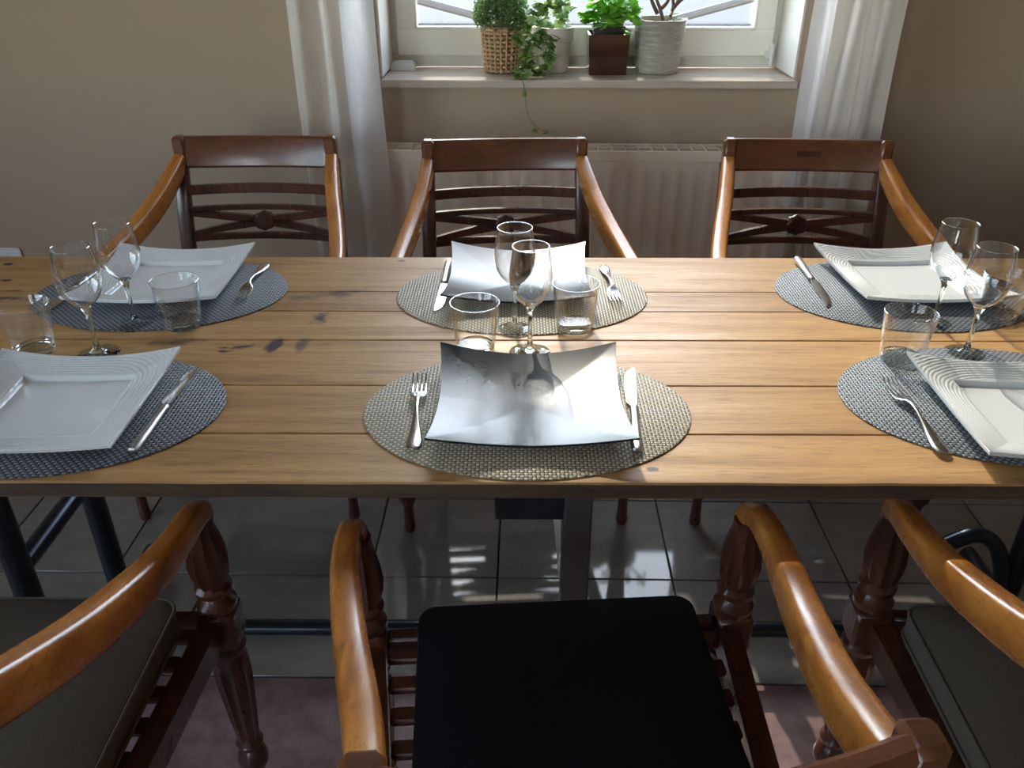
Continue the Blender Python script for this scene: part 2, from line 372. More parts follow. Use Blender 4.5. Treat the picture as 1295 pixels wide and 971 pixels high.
hg = MB(); hg.box(.779, .794, 2.878, 2.895, .953, 1.012, .003); hg.box(.766, .783, 2.88, 2.895, .965, .991, .002); hg.tube([(.786, 2.876, .948), (.786, 2.876, .985)], .006, 10)
hg.build('hinge', M['white_plastic'], win)
MB().box(WX0 + .001, WX1 + .006, 2.662, 2.915, .909, .933, .003).build('window_sill', M['sill'], win, label='thick beige stone window sill')
hd = MB(); hd.box(.768, .790, 2.87, 2.892, 1.62, 1.70, .004); hd.tube([(.779, 2.87, 1.66), (.779, 2.84, 1.66), (.779, 2.835, 1.55)], .008, 10); hd.build('handle', M['white_plastic'], win)
fill_win2 = struct_empty('fill_window_2')  # unseen window, added in the left wall to give fill light
fr2 = MB(); x0_, x1_ = XL - .2, XL - .13
fr2.box(x0_, x1_, FX0, FX1, FZ0, FZ0 + .06); fr2.box(x0_, x1_, FX0, FX1, FZ1 - .06, FZ1); fr2.box(x0_, x1_, -.73, -.67, FZ0 + .06, FZ1 - .06)
fr2.box(x0_, x1_, FX0, FX0 + .06, FZ0 + .06, FZ1 - .06); fr2.box(x0_, x1_, FX1 - .06, FX1, FZ0 + .06, FZ1 - .06); fr2.build('window_frame', M['pvc'], fill_win2)
MB().box(XL - .168, XL - .163, FX0 + .05, FX1 - .05, FZ0 + .05, FZ1 - .05).build('pane', M['window_glass'], fill_win2, smooth=False)

fill_win3 = struct_empty('fill_window_3')  # second added window, out of view behind the camera, also for fill light
fr3 = frame_rect(MB(), GX0, GX1, GZ0, GZ1, YB - .2, YB - .13, .06); fr3.build('window_frame', M['pvc'], fill_win3)
MB().box(GX0 + .05, GX1 - .05, YB - .17, YB - .165, GZ0 + .05, GZ1 - .05).build('pane', M['window_glass'], fill_win3, smooth=False)
# outside
g = MB(); g.box(-30, 30, YO, 14.2, -.5, -.25); struct(g, 'trim_2', M['asphalt'])
street = MB().box(-40, 40, 14.5, 60, -.5, -.13).build('street', M['asphalt'], smooth=False); street['kind'] = 'structure'
kb = MB().box(-40, 40, 14.2, 14.5, -.5, -.12, .01).build('kerb', M['kerb']); kb['kind'] = 'structure'
g = MB().box(-30, 30, -30, YO, -.5, -.26).build('yard', M['asphalt'], smooth=False); g['kind'] = 'structure'
br = thing('outdoor_brace', 'grey metal v-shaped brace standing outside the window behind the plants', 'railing', (.21, 3.45, -.25))
brace_pts = [(.20, .936), (-.66, 1.147)], [(.20, .936), (1.06, 1.160)]
for (a, b_) in brace_pts:
    MB().tube([(a[0] - .20, 0, a[1] + .25), ((b_[0] - .20), 0, b_[1] + .25)], (.015), 8).build('brace_bar', M['brace'], br)
MB().box(-.02, .02, -.02, .02, 0, 1.205, .003).build('post', M['brace'], br)
for sx in (-.86, .86): MB().box(sx - .02, sx + .02, -.02, .02, 0, 1.5, .003).build('post', M['brace'], br)

# ================================================================== radiator
rad = thing('radiator', 'cream panel radiator with slotted top grille under the window sill', 'radiator', (.175, 2.613, .115))
p = MB(); W2, HR, D2 = .638, .632, .055
n = 100; ringv = []
prof = []
NR = 24
xs = []
for k in range(NR * 8 + 1):
    t = k / (NR * 8); x = -W2 + .012 + t * (2 * W2 - .024); ph = (t * NR) % 1.0
    d = .0055 * max(0, min(1, (abs(ph - .5) - .16) * 9)); xs.append((x, -D2 + d))
zs = [(.012, 0), (.05, 0), (.062, 1), (HR - .075, 1), (HR - .06, 0), (HR - .03, 0)]
vs = []; fs = []
for (z, a) in zs:
    for (x, y) in xs: vs.append((x, -D2 + (y + D2) * a, z))
m_ = len(xs)
for i in range(len(zs) - 1):
    for j in range(m_ - 1): fs.append((i * m_ + j, i * m_ + j + 1, (i + 1) * m_ + j + 1, (i + 1) * m_ + j))
p.add(vs, fs)
p.box(-W2, W2, -D2 + .0065, -D2 + .014, .012, HR - .03)
p.box(-W2, W2, .025, .034, .012, HR - .03)
p.build('front_panel', M['radiator'], rad)
q = MB(); q.box(-W2 - .004, W2 + .004, -D2 - .004, -D2 + .004, HR - .034, HR, .002); q.box(-W2 - .004, W2 + .004, .032, .040, HR - .034, HR, .002)
q.box(-W2 - .006, -W2, -D2 - .004, .04, .02, HR, .002); q.box(W2, W2 + .006, -D2 - .004, .04, .02, HR, .002)
q.build('side_cover', M['radiator'], rad)
MB().box(-W2, W2, -D2 + .01, .03, HR - .05, HR - .045).build('slot_shade_sheet', M['post_grey'], rad, smooth=False)  # dark sheet below the bars, standing in for shade in the grille slots
gm = MB().box(-.002, .002, -D2 + .004, .032, -.004, 0); g0 = None
for k in range(31):
    x = -W2 + .02 + k * (2 * W2 - .04) / 30
    if g0 is None: g0 = gm.build('grille_bar', M['radiator'], rad, smooth=False, loc=(x, 0, HR - .001))
    else:
        c = g0.copy(); col.objects.link(c); c.location = (x, 0, HR - .001)
gb = MB(); gb.box(-W2, W2, -.008, -.004, -.004, 0); gb.build('grille_rail', M['radiator'], rad, smooth=False, loc=(0, 0, HR - .001))
vt = MB(); vt.tube([(W2 - .05, -.0, .012), (W2 - .05, 0, -.14)], .009, 10); vt.tube([(-W2 + .05, 0, .012), (-W2 + .05, 0, -.14)], .009, 10); vt.build('pipe', M['radiator'], rad)

# ================================================================== curtains
def curtain(name, x0, x1, folds, amp, mat, parent, y=2.375, ztop=2.55, zbot=.015, seed=1, dx_top=0.0, ph=0.0):
    rnd = random.Random(seed); N = folds * 16; vs = []; fs = []; Z = 26
    a = [rnd.uniform(.5, 1.2) for _ in range(folds + 2)]; sh = [rnd.uniform(-.25, .25) for _ in range(folds + 2)]
    for i in range(Z + 1):
        z = zbot + (ztop - zbot) * i / Z; hf = i / Z
        for j in range(N + 1):
            t = j / N; k = t * folds; kk = int(min(k, folds - 1e-6))
            A = amp * (a[kk] * (1 - (k - kk)) + a[kk + 1] * (k - kk)) * (1 - .25 * hf)
            w = math.sin(2 * PI * (k + ph + sh[kk] * .3 * math.sin(PI * (k - kk))) + .5 * math.sin(3 * z + kk))
            x = x0 + (x1 - x0) * t + dx_top * hf * t + .004 * math.sin(2 * PI * k + 1) * (1 - hf) + .004 * math.sin(5 * z + 6 * t)
            vs.append((x, y + A * w + .008 * math.sin(2.3 * z + 9 * t), z))
    n_ = N + 1
    for i in range(Z):
        for j in range(N): fs.append((i * n_ + j, i * n_ + j + 1, (i + 1) * n_ + j + 1, (i + 1) * n_ + j))
    return MB().add(vs, fs).build(name, mat, parent)
cl = thing('curtain', 'pale sheer curtain hanging left of the window beside the left back chair', 'curtain', (0, 0, 0), group=None)
curtain('drape', -.675, -.525, 2, .028, M['curtain'], cl, seed=3, y=2.49, ph=.2)
curtain('sheer_panel', -.540, -.415, 1, .024, M['sheer'], cl, seed=8, y=2.505, dx_top=-.037, ph=.1)
cr = thing('curtain', 'pale curtain hanging right of the window behind the right back chair', 'curtain', (0, 0, 0))
curtain('sheer_panel', .785, .85, 1, .016, M['sheer'], cr, seed=5, y=2.505, ph=.3)
curtain('drape', .835, 1.025, 2, .028, M['curtain'], cr, seed=6, y=2.49, ph=.6)
rod = thing('curtain_rod', 'slim metal curtain rod above the window holding both curtains', 'curtain rod', (0, 2.50, 2.56))
MB().tube([(-.95, 0, 0), (1.25, 0, 0)], .010, 12).build('pole', M['brushed'], rod)
for x in (-.8, 1.1): MB().box(x - .01, x + .01, -.005, .185, -.02, -.008, .002).build('bracket', M['brushed'], rod)

# ================================================================== table
TR = R(.8); TC = (0.0, 1.243, 0.0)
tb = thing('dining_table', 'long rustic wooden plank table laid for six with dark steel legs', 'table', TC, TR)
ys = [-.396, -.283, -.150, .008, .120, .210, .396]
ys = [-.396, -.281, -.147, .008, .125, .214, .396]
for i, (y0, y1) in enumerate(zip(ys[:-1], ys[1:])):
    gp = .0016 if i in (2, 3) else .0007
    mb = MB(); NX = 60; rings = []
    rnd = random.Random(i + 3)
    wob = [rnd.uniform(-1, 1) for _ in range(NX + 1)]
    for k in range(NX + 1):
        x = -1.36 + 2.72 * k / NX; w = wob[k] * .0007
        a = y0 + (gp / 1 if i else 0) + (w if i == 0 else w * .5); b_ = y1 - (gp if i < 5 else 0)
        zt = .75; zb = .7262; c_ = .0022 if i in (0,) else .0012
        rings.append([(x, a, zb + .001), (x, a, zt - c_), (x, a + c_, zt), (x, b_ - c_, zt), (x, b_, zt - c_), (x, b_, zb + .001), (x, b_ - .001, zb), (x, a + .001, zb)])
    mb.loft(rings)
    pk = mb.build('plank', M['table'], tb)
    if i == 0:   # front edge of the board, its shade put into a darker wood colour
        pk.data.materials.append(M['table_edge_shade'])
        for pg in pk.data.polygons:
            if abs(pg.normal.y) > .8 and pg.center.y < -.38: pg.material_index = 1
def upright(x, y, zt, r=.0225): return MB().tube([(x, y, 0.004), (x, y, zt)], r, 14, up=(0, 1, 0))
for s in (-1, 1):
    X = -.905 if s < 0 else 1.085
    for yy in (-.12, .15): upright(X, yy, .726).build('leg', M['iron'], tb)
    MB().tube([(X, -.12, .355), (X, .15, .355)], .019, 14).build('cross_rail', M['iron'], tb)
    MB().tube([(X, -.34, .70), (X, .34, .70)], .018, 14).build('top_rail', M['iron'], tb)
    MB().tube([(X, -.32, .02), (X, .32, .02)], .019, 14).build('foot_rail', M['iron'], tb)
MB().tube([(-1.0, .005, .085), (1.2, .005, .085)], .0165, 12).build('stretcher', M['iron'], tb)
MB().tube(smooth_path([(.90, .14, .195), (.96, .14, .225), (1.01, .14, .20), (1.045, .14, .13), (1.07, .14, .02)], 6), .017, 12).build('bent_tube', M['iron'], tb)
MB().box(.072, .125, -.03, .028, .004, .726, .004).build('centre_post', M['post_grey'], tb)
MB().box(-.055, .073, -.02, .02, .388, .455, .003).build('bracket_arm', M['iron'], tb)
wd = MB(); wd.add([(.0685, -.015, .385), (.0685, .018, .385), (.070, .018, .215), (.070, .010, .215), (.054, -.012, .385), (.054, .018, .385)],
                  [(0, 4, 5, 1), (0, 1, 2, 3), (4, 3, 2, 5), (0, 3, 4), (1, 5, 2)])
wd.build('tapered_strip', M['wedge'], tb, smooth=False, label='pale tapered strip beside the centre post')

# ================================================================== chairs
def chair(label, loc, rz, group):
    t = thing('dining_armchair', label, 'chair', loc, rz, group)
    # front legs with turned and fluted sections
    for s in (-1, 1):
        x, y = s * .273, .222
        low = [(.012, 0), (.0155, .012), (.013, .03), (.0125, .075), (.0165, .09), (.0245, .105), (.026, .118), (.0215, .134), (.0155, .142), (.021, .15),
               (.0225, .158), (.017, .166), (.0190, .18, .14), (.0235, .23, .16), (.0285, .30, .16), (.0300, .335, .16), (.0270, .36, .1), (.0215, .368), (.0285, .376), (.0295, .385), (.024, .392), (.024, .40)]
        lg = MB().lathe(low, 40, (x, y)); lg.box(x - .027, x + .027, y - .027, y + .027, .395, .462, .005); lg.build('front_leg', M['frame'], t)
        up = [(.024, .46), (.029, .467), (.0295, .476), (.022, .483), (.0185, .489), (.027, .498), (.0275, .506), (.023, .513, .1), (.0285, .535, .16), (.0305, .555, .16), (.028, .58, .16), (.024, .60, .14), (.020, .618, .1), (.019, .632)]
        sp = MB().lathe(up, 40, (x, y)); sp.build('arm_support', M['frame'], t)
    # rear posts
    for s in (-1, 1):
        pts = smooth_path([(s * .215, -.315, .0), (s * .214, -.27, .22), (s * .212, -.235, .42), (s * .208, -.25, .60), (s * .205, -.285, .76), (s * .204, -.30, .80)], 5)
        MB().tube(pts, [(.0185, .017)] * len(pts), 12, up=(0, 1, 0), power=5).build('rear_post', M['frame'], t)
    def curved(w, y0, z0, z1, th, bow, nm, mat, n=18, lean=.0, bev=.003, crown=0.0):
        rings = []
        for k in range(n + 1):
            u_ = -1 + 2 * k / n; x = w * u_; y = y0 - bow * (1 - u_ * u_); cz = crown * (1 - u_ * u_); ln = lean
            a, b_ = z0 + cz, z1 + cz
            rings.append([(x, y - th / 2, a + bev), (x, y - th / 2 + bev, a), (x, y + th / 2 - bev, a), (x, y + th / 2, a + bev),
                          (x, y + th / 2 - ln, b_ - bev), (x, y + th / 2 - bev - ln, b_), (x, y - th / 2 + bev - ln, b_), (x, y - th / 2 - ln, b_ - bev)])
        return MB().loft(rings).build(nm, mat, t)
    curved(.190, -.295, .780, .861, .026, .028, 'top_rail', M['rail'], lean=.012, bev=.007, crown=-.005)
    for s in (-1, 1):   # squared end blocks of the top rail
        MB().box(-.0165, .0165, -.019, .017, -.043, .043, .007).build('rail_end', M['rail'], t, loc=(s * .2015, -.301, .820))
    curved(.190, -.272, .712, .738, .016, .026, 'back_slat', M['frame'], bev=.003)
    curved(.192, -.262, .668, .682, .018, .026, 'lattice_bar', M['frame'], bev=.003)
    curved(.192, -.252, .588, .606, .018, .026, 'lattice_bar', M['frame'], bev=.003)
    for s in (-1, 1):
        for q in (-1, 1):
            rings = []
            for k in range(9):
                u_ = k / 8; x = s * (.188 - .165 * u_); zc = .637 + q * (.028 * (1 - u_) + .004 * u_); hw = .0062 + .0045 * math.sin(PI * min(1, u_ * 1.1) * .5)
                y = -.257 - .026 * (1 - (x / .19) ** 2)
                rings.append([(x, y - .007, zc - hw), (x, y + .007, zc - hw), (x, y + .007, zc + hw), (x, y - .007, zc + hw)])
            MB().loft(rings).build('cross_brace', M['frame'], t)
    ro = MB(); ring = []
    for z_ in (-.012, -.009, .007, .011):
        rr = .026 if abs(z_) < .01 else .021
        ring.append([(rr * 1.1 * math.cos(a) * (1 + .06 * math.cos(8 * a)), -.283 + z_, .637 + rr * math.sin(a) * (1 + .06 * math.cos(8 * a))) for a in [2 * PI * k / 32 for k in range(32)]])
    ro.loft(ring).build('rosette', M['frame'], t)
    # arms: sweep out, forward and down, then roll over onto the support
    for s in (-1, 1):
        key = [(s * .203, -.292, .800), (s * .211, -.235, .770), (s * .226, -.15, .729), (s * .247, -.05, .693), (s * .267, .06, .668), (s * .277, .14, .660), (s * .279, .190, .655), (s * .277, .222, .642), (s * .273, .234, .616)]
        pts = smooth_path(key, 6); N = len(pts); rd = []
        for i in range(N):
            u_ = i / (N - 1)
            w = .0165 + .003 * math.sin(PI * min(1, u_ * 1.3)) - .001 * u_
            h = .023 + .008 * math.sin(PI * min(1, u_ * 1.6)) - .007 * u_ if u_ < .9 else .0165
            if i == N - 1: w, h = .010, .010
            rd.append((w, h))
        ups = MB()
        # shaped arm with a soft ridge along its upper outer edge
        P = [Vector(p_) for p_ in pts]; rings = []
        for i, p_ in enumerate(P):
            tg = (P[min(i + 1, N - 1)] - P[max(i - 1, 0)]).normalized()
            side = Vector((s, 0, 0)); side = (side - tg * side.dot(tg)).normalized(); nr = tg.cross(side) * s
            if nr.z < 0 and i < N - 6: nr = -nr
            nr = side.cross(tg) ; nr = nr if (nr.z > 0 or (nr.y > 0 and i > N - 9)) else -nr
            w, h = rd[i]; ring = []
            for j in range(16):
                a = 2 * PI * (j + .5) / 16; c_, s_ = math.cos(a), math.sin(a); e = 2 / 4.2
                ring.append(tuple(p_ + side * (w * math.copysign(abs(c_) ** e, c_)) + nr * (h * math.copysign(abs(s_) ** e, s_))))
            rings.append(ring)
        MB().loft(rings).build('arm', M['arm'], t)
    # seat frame and slats
    MB().box(-.245, .245, .205, .23, .405, .45, .004).build('seat_rail', M['frame'], t)
    MB().box(-.205, .205, -.25, -.225, .405, .45, .004).build('seat_rail', M['frame'], t)
    for s in (-1, 1):
        x0 = s * .264; x1 = s * .222
        rg = []
        for (xx, yy) in ((x0, .21), (x1, -.235)):
            rg.append([(xx - .016, yy, .405), (xx + .016, yy, .405), (xx + .016, yy, .448), (xx - .016, yy, .448)])
        MB().loft(rg).build('seat_rail', M['frame'], t)
    for k in range(8):
        y = .185 - k * .052; hw = .245 - (.21 - y) * .09
        MB().box(-hw, hw, y - .013, y + .013, .432, .444, .003).build('slat', M['frame'], t)
    return t
G = 'carved wooden armchairs around the table'
c0 = chair('carved wooden armchair behind the middle of the table, back to the window', (-.038, 1.905, 0), R(184.4), G)
copy_tree(c0, 'carved wooden armchair at the back left, in front of the left curtain', (-.722, 1.925, 0), R(181.2), G)
cbr = copy_tree(c0, 'carved wooden armchair at the back right, in front of the right curtain', (.722, 1.914, 0), R(177.7), G)
MB().box(-.03, .03, -.0015, .0015, -.007, .007).build('inlay', M['frame'], cbr, smooth=False, loc=(-.01, -.3145, .822))
copy_tree(c0, 'near middle wooden armchair with a thin black seat pad, its back toward the viewer', (.062, .683, 0), R(5.0), G)
copy_tree(c0, 'near left wooden armchair with grey cushion, cut off by the left edge', (-.724, .682, 0), R(2.8), G)
copy_tree(c0, 'near right wooden armchair with grey cushion, cut off by the right edge', (.788, .704, 0), R(-3.4), G)

def rounded_pad(w, d, z0, z1, r, seg=8):
    rings = []
    def outline(ins, z):
        ring = []
        for (cx, cy, a0) in ((w - r, d - r, 0), (-w + r, d - r, 90), (-w + r, -d + r, 180), (w - r, -d + r, 270)):
            for k in range(seg + 1):
                a = R(a0 + 90 * k / seg); ring.append((cx + (r - ins) * math.cos(a), cy + (r - ins) * math.sin(a), z))
        return ring
    h = z1 - z0; b = min(h * .35, .012)
    for (i, z) in ((b, z0), (b * .3, z0 + b * .3), (0, z0 + b), (0, z1 - b), (b * .3, z1 - b * .3), (b, z1)): rings.append(outline(i, z))
    cen = [(x * .55, y * .55, z1 + .002 + h * .04) for x, y, z in rings[-1]]; rings.append(cen)
    return MB().loft(rings)
pad = rounded_pad(.208, .205, 0, .014, .028).build('seat_pad', M['pad'], None)
pad.location = (.066, .735, .4505); pad.rotation_euler = (0, 0, R(4.8))
tag(pad, 'thin black rectangular seat pad lying on the near middle chair', 'cushion')
cg = 'grey cushions on the near outer chairs'
cu = thing('seat_cushion', 'thick grey linen cushion on the near left chair', 'cushion', (-.740, .682, .449), R(.6), cg)
rounded_pad(.235, .215, 0, .048, .03).build('pillow', M['cushion'], cu)
for z_ in (.005, .044):
    pp = []
    for (cx, cy, a0) in ((.205, .185, 0), (-.205, .185, 90), (-.205, -.185, 180), (.205, -.185, 270)):
        for k in range(7): a = R(a0 + 15 * k); pp.append((cx + .030 * math.cos(a), cy + .030 * math.sin(a), z_))
    pp.append(pp[0]); MB().tube(pp, .0026, 6).build('piping', M['cushion'], cu)
copy_tree(cu, 'thick grey linen cushion on the near right chair', (.788, .692, .449), R(-.6), cg)

# ================================================================== place mats
ZT = .7505
def placemat(label, x, y, mat, rz=0.0, group=None):
    N = 96; a, b = .2345, .170; rings = []
    for (f_, z) in ((.0, 0), (.996, 0), (1, .0006), (1, .0016), (.996, .0021), (0.0, .0021)):
        rings.append([(a * max(f_, .001) * math.cos(2 * PI * k / N), b * max(f_, .001) * math.sin(2 * PI * k / N), z) for k in range(N)])
    o = MB().loft(rings).build('placemat', mat, None); o.location = (x, y, ZT); o.rotation_euler = (0, 0, rz)
    return tag(o, label, 'placemat', group)
mg = 'oval woven placemats on the table'
placemat('beige oval woven placemat at the near middle setting', .002, 1.022, M['mat_beige'], R(.8), mg)
placemat('beige oval woven placemat at the far middle setting', -.009, 1.438, M['mat_beige'], R(.8), mg)
placemat('grey oval woven placemat at the far left setting', -.690, 1.440, M['mat_grey'], R(.8), mg)
placemat('grey oval woven placemat at the near left setting', -.672, 1.012, M['mat_grey'], R(.8), mg)
placemat('grey oval woven placemat at the far right setting', .708, 1.462, M['mat_grey'], R(.8), mg)
placemat('grey oval woven placemat at the near right setting', .700, 1.062, M['mat_grey'], R(.8), mg)

# ================================================================== plates
ZP = ZT + .0023
def plate_mesh(kind, N):
    a = .138; th = .0045; vs = []; fs = []
    def h(u, v):
        m = max(abs(u), abs(v)); cc = (u * v) ** 2
        if kind == 'black': return .004 + .0100 * (u * u + v * v) ** .9 + .0045 * m + .0055 * abs(u * v) ** 2 + .0035 * abs(u * v) ** 1.1
        w = .60
        if m < w: z = .0042
        elif m < w + .035: k = (m - w) / .035; z = .0042 + .0075 * (k * k * (3 - 2 * k))
        else:
            z = .0117 + .0095 * ((m - w - .035) / (1 - w - .035))
            k = min(1, (m - w - .035) / .04) * min(1, (1 - m) / .03)
            r_ = (abs(u) ** 3.2 + abs(v) ** 3.2) ** (1 / 3.2); ph = 2 * PI * (r_ * 24 + 1.1 * math.sin(2.4 * (u + v)) + .9 * math.sin(2.1 * (u - v) + .6))
            z += .00062 * k * math.sin(ph)
        return z + .012 * cc * (1 if m > w else m / w)
    def xy(u, v, s=1.0):
        return (a * s * u * (1 - .060 * (1 - v * v) * abs(u)), a * s * v * (1 - .060 * (1 - u * u) * abs(v)))
    for side in (0, 1):
        NN = N if side == 0 else 28
        base = len(vs)
        for i in range(NN + 1):
            for j in range(NN + 1):
                u = -1 + 2 * i / NN; v = -1 + 2 * j / NN
                if side == 0: x, y = xy(u, v); z = h(u, v)
                else:
                    x, y = xy(u, v, .992); m = max(abs(u), abs(v)); z = max(0.0, h(u, v) - .0042) if kind == 'black' else max(0.0, (.0 if m < .6 else .0145 * (m - .6) / .4) + .012 * (u * v) ** 2 * (1 if m > .6 else m / .6))
                vs.append((x, y, z))
        for i in range(NN):
            for j in range(NN):
                q = (base + i * (NN + 1) + j, base + (i + 1) * (NN + 1) + j, base + (i + 1) * (NN + 1) + j + 1, base + i * (NN + 1) + j + 1)
                fs.append(q if side == 0 else tuple(reversed(q)))
    mb = MB().add(vs, fs)
    # rim band closing the two skins
    K = 64
    def loop(fn):
        out = []
        for k in range(4 * K):
            s_, t_ = divmod(k, K); t_ = -1 + 2 * t_ / K
            u, v = [(t_, -1), (1, t_), (-t_, 1), (-1, -t_)][s_]; out.append(fn(u, v))
        return out
    def top(u, v): x, y = xy(u, v); return (x, y, h(u, v))
    def mid(u, v): x, y = xy(u, v, 1.004); return (x, y, h(u, v) - th * .4)
    def bot(u, v):
        x, y = xy(u, v, .992)
        z = h(u, v) - .0042 if kind == 'black' else .0145 + .012 * (u * v) ** 2
        return (x, y, z)
    mb.loft([loop(bot), loop(mid), loop(top)], cap=False)
    return mb
pb = plate_mesh('black', 72).build('square_plate', M['black_glaze'], None)
pb.location = (.006, 1.030, ZP); pb.rotation_euler = (0, 0, R(1.2)); tag(pb, 'glossy black square plate with upturned corners at the near middle setting', 'plate', 'square plates with raised corners')
o = pb.copy(); col.objects.link(o); o.location = (-.017, 1.492, ZP); o.rotation_euler = (0, 0, R(.5)); o['label'] = 'glossy black square plate with upturned corners at the far middle setting'
pw = plate_mesh('white', 200).build('square_plate', M['porcelain'], None); tag(pw, 'white square plate with rippled rim at the near left setting', 'plate', 'square plates with raised corners')
pw.location = (-.673, 1.004, ZP); pw.rotation_euler = (0, 0, R(2.5))
for (x, y, a, lb) in ((-.695, 1.480, 2.0, 'white square plate with rippled rim at the far left setting'), (.735, 1.510, 2.5, 'white square plate with rippled rim at the far right setting'), (.725, 1.012, -1.0, 'white square plate with rippled rim at the near right setting')):
    o = pw.copy(); col.objects.link(o); o.location = (x, y, ZP); o.rotation_euler = (0, 0, R(a)); o['label'] = lb

# ================================================================== glasses
def wine_glass(label, x, y):
    t = thing('wine_glass', label, 'glass', (x, y, ZT), 0, 'stemmed wine glasses')
    prof = [(.0035, .083), (.010, .086), (.020, .094), (.0285, .106), (.0332, .120), (.0345, .132), (.0338, .146), (.0315, .162), (.0290, .178), (.0285, .182)]
    pr_ = [tuple(p) for p in smooth_path([(r_, z_, 0) for r_, z_ in prof], 3)]
    outer = [(r_, z_) for r_, z_, _ in pr_]; inner = [(max(.001, r_ - .0009), z_ + (.0012 if k == 0 else 0)) for k, (r_, z_) in reversed(list(enumerate(outer)))]
    MB().lathe(outer + [(outer[-1][0] - .0004, .1826)] + inner, 48).build('bowl', M['glass_thin'], t)
    foot = [(.0325, .0), (.0335, .0008), (.0325, .0017), (.022, .0030), (.010, .0060), (.0052, .012), (.0038, .025), (.0034, .050), (.0040, .068), (.0065, .078), (.0100, .0845), (.0060, .0862), (.001, .0868)]
    MB().lathe(foot, 40).build('stem_and_foot', M['glass_solid'], t)
    MB().tube([(.0284 * math.cos(2 * PI * k / 48), .0284 * math.sin(2 * PI * k / 48), .1823) for k in range(49)], .00065, 8, cap=False).build('rim', M['glass_rim'], t)
    return t
w0 = wine_glass('wine glass just behind the near black plate, front one of the middle pair', .006, 1.205)
gg = w0['group']
copy_tree(w0, 'wine glass before the far black plate, rear one of the middle pair', (-.020, 1.292, ZT), R(20), gg)
copy_tree(w0, 'wine glass near the left edge, front one of the left pair', (-.697, 1.188, ZT), R(50), gg)
copy_tree(w0, 'wine glass before the far left white plate, rear one of the left pair', (-.683, 1.300, ZT), R(80), gg)
copy_tree(w0, 'wine glass behind the near right plate, front one of the right pair', (.716, 1.214, ZT), R(10), gg)
copy_tree(w0, 'wine glass before the far right white plate, rear one of the right pair', (.712, 1.328, ZT), R(40), gg)
def tumbler(label, x, y):
    t = thing('tumbler', label, 'glass', (x, y, ZT), 0, 'short water tumblers')
    outer = [(.029, .0), (.0305, .001), (.0318, .008), (.0345, .03), (.0375, .058), (.0400, .084)]
    inner = [(.0390, .0846), (.0386, .084), (.0360, .058), (.0330, .03), (.0300, .013)]
    MB().lathe(outer[1:] + inner, 48, cap=False).build('glass_wall', M['glass_thin'], t)
    MB().tube([(.0396 * math.cos(2 * PI * k / 48), .0396 * math.sin(2 * PI * k / 48), .0842) for k in range(49)], .0006, 8, cap=False).build('rim', M['glass_rim'], t)
    MB().lathe([(.022, .0015), (.027, .0), (.0300, .0012), (.0312, .006), (.0310, .0095), (.0285, .0115), (.020, .0095), (.001, .0088)], 40).build('thick_base', M['glass_solid'], t)
    return t
t0 = tumbler('tumbler left of the middle wine glasses, near the left corner of the near black plate', -.083, 1.215)
tg_ = t0['group']
copy_tree(t0, 'tumbler right of the middle wine glasses, before the far black plate', (.083, 1.298, ZT), 0, tg_)
copy_tree(t0, 'tumbler on the front edge of the far left placemat, beside its fork', (-.598, 1.297, ZT), 0, tg_)
copy_tree(t0, 'tumbler at the left picture edge behind the near left plate', (-.803, 1.193, ZT), 0, tg_)
copy_tree(t0, 'tumbler behind the left corner of the near right plate', (.600, 1.190, ZT), 0, tg_)
copy_tree(t0, 'tumbler at the right picture edge behind the front right wine glass', (.832, 1.352, ZT), 0, tg_)

# ================================================================== cutlery
def fork(label, x, y, rz):
    """origin at the middle, tines towards +Y"""
    L = .195; mb = MB()
    # handle: lofted oval sections from the rounded end to the shoulder
    st = [(-.098, .001, .001, .004), (-.0965, .0065, .0016, .0036), (-.091, .0100, .0022, .0034), (-.078, .0108, .0026, .0034), (-.055, .0080, .0026, .0045), (-.03, .0050, .0026, .0085), (-.005, .0034, .0024, .0125),
          (.015, .0032, .0022, .0135), (.026, .0045, .0018, .0120), (.034, .0100, .0013, .0095), (.041, .0122, .0011, .0072), (.052, .0125, .0010, .0054)]
    rings = []
    for (yy, w, h_, zc) in st:
        rings.append([(w * math.cos(a), yy, zc + h_ * math.sin(a)) for a in [2 * PI * k / 12 for k in range(12)]])
    mb.loft(rings)
    for k in range(4):
        xc = -.0096 + .0064 * k; pts = [(xc, .050, .0054), (xc, .062, .0046), (xc, .076, .0055), (xc, .088, .0088), (xc * .98, .097, .0125)]
        mb.tube(smooth_path(pts, 3), [(.0021 - .0011 * i / 12, .0011 - .0003 * i / 12) for i in range(13)], 6)
    o = mb.build('fork', M['steel'], None); o.location = (x, y, ZT + .0022); o.rotation_euler = (0, 0, rz)
    return tag(o, label, 'fork', 'steel forks')
f0 = fork('steel fork left of the near black plate, tines pointing away', -.155, 1.008, R(4))
for (x, y, a, lb) in ((.160, 1.482, 183, 'steel fork right of the far black plate, tines pointing to the viewer'), (-.530, 1.482, 181.5, 'steel fork right of the far left white plate'), (.5515, 1.012, 1.0, 'steel fork left of the near right white plate')):
    o = f0.copy(); col.objects.link(o); o.location = (x, y, ZT + .0022); o.rotation_euler = (0, 0, R(a)); o['label'] = lb
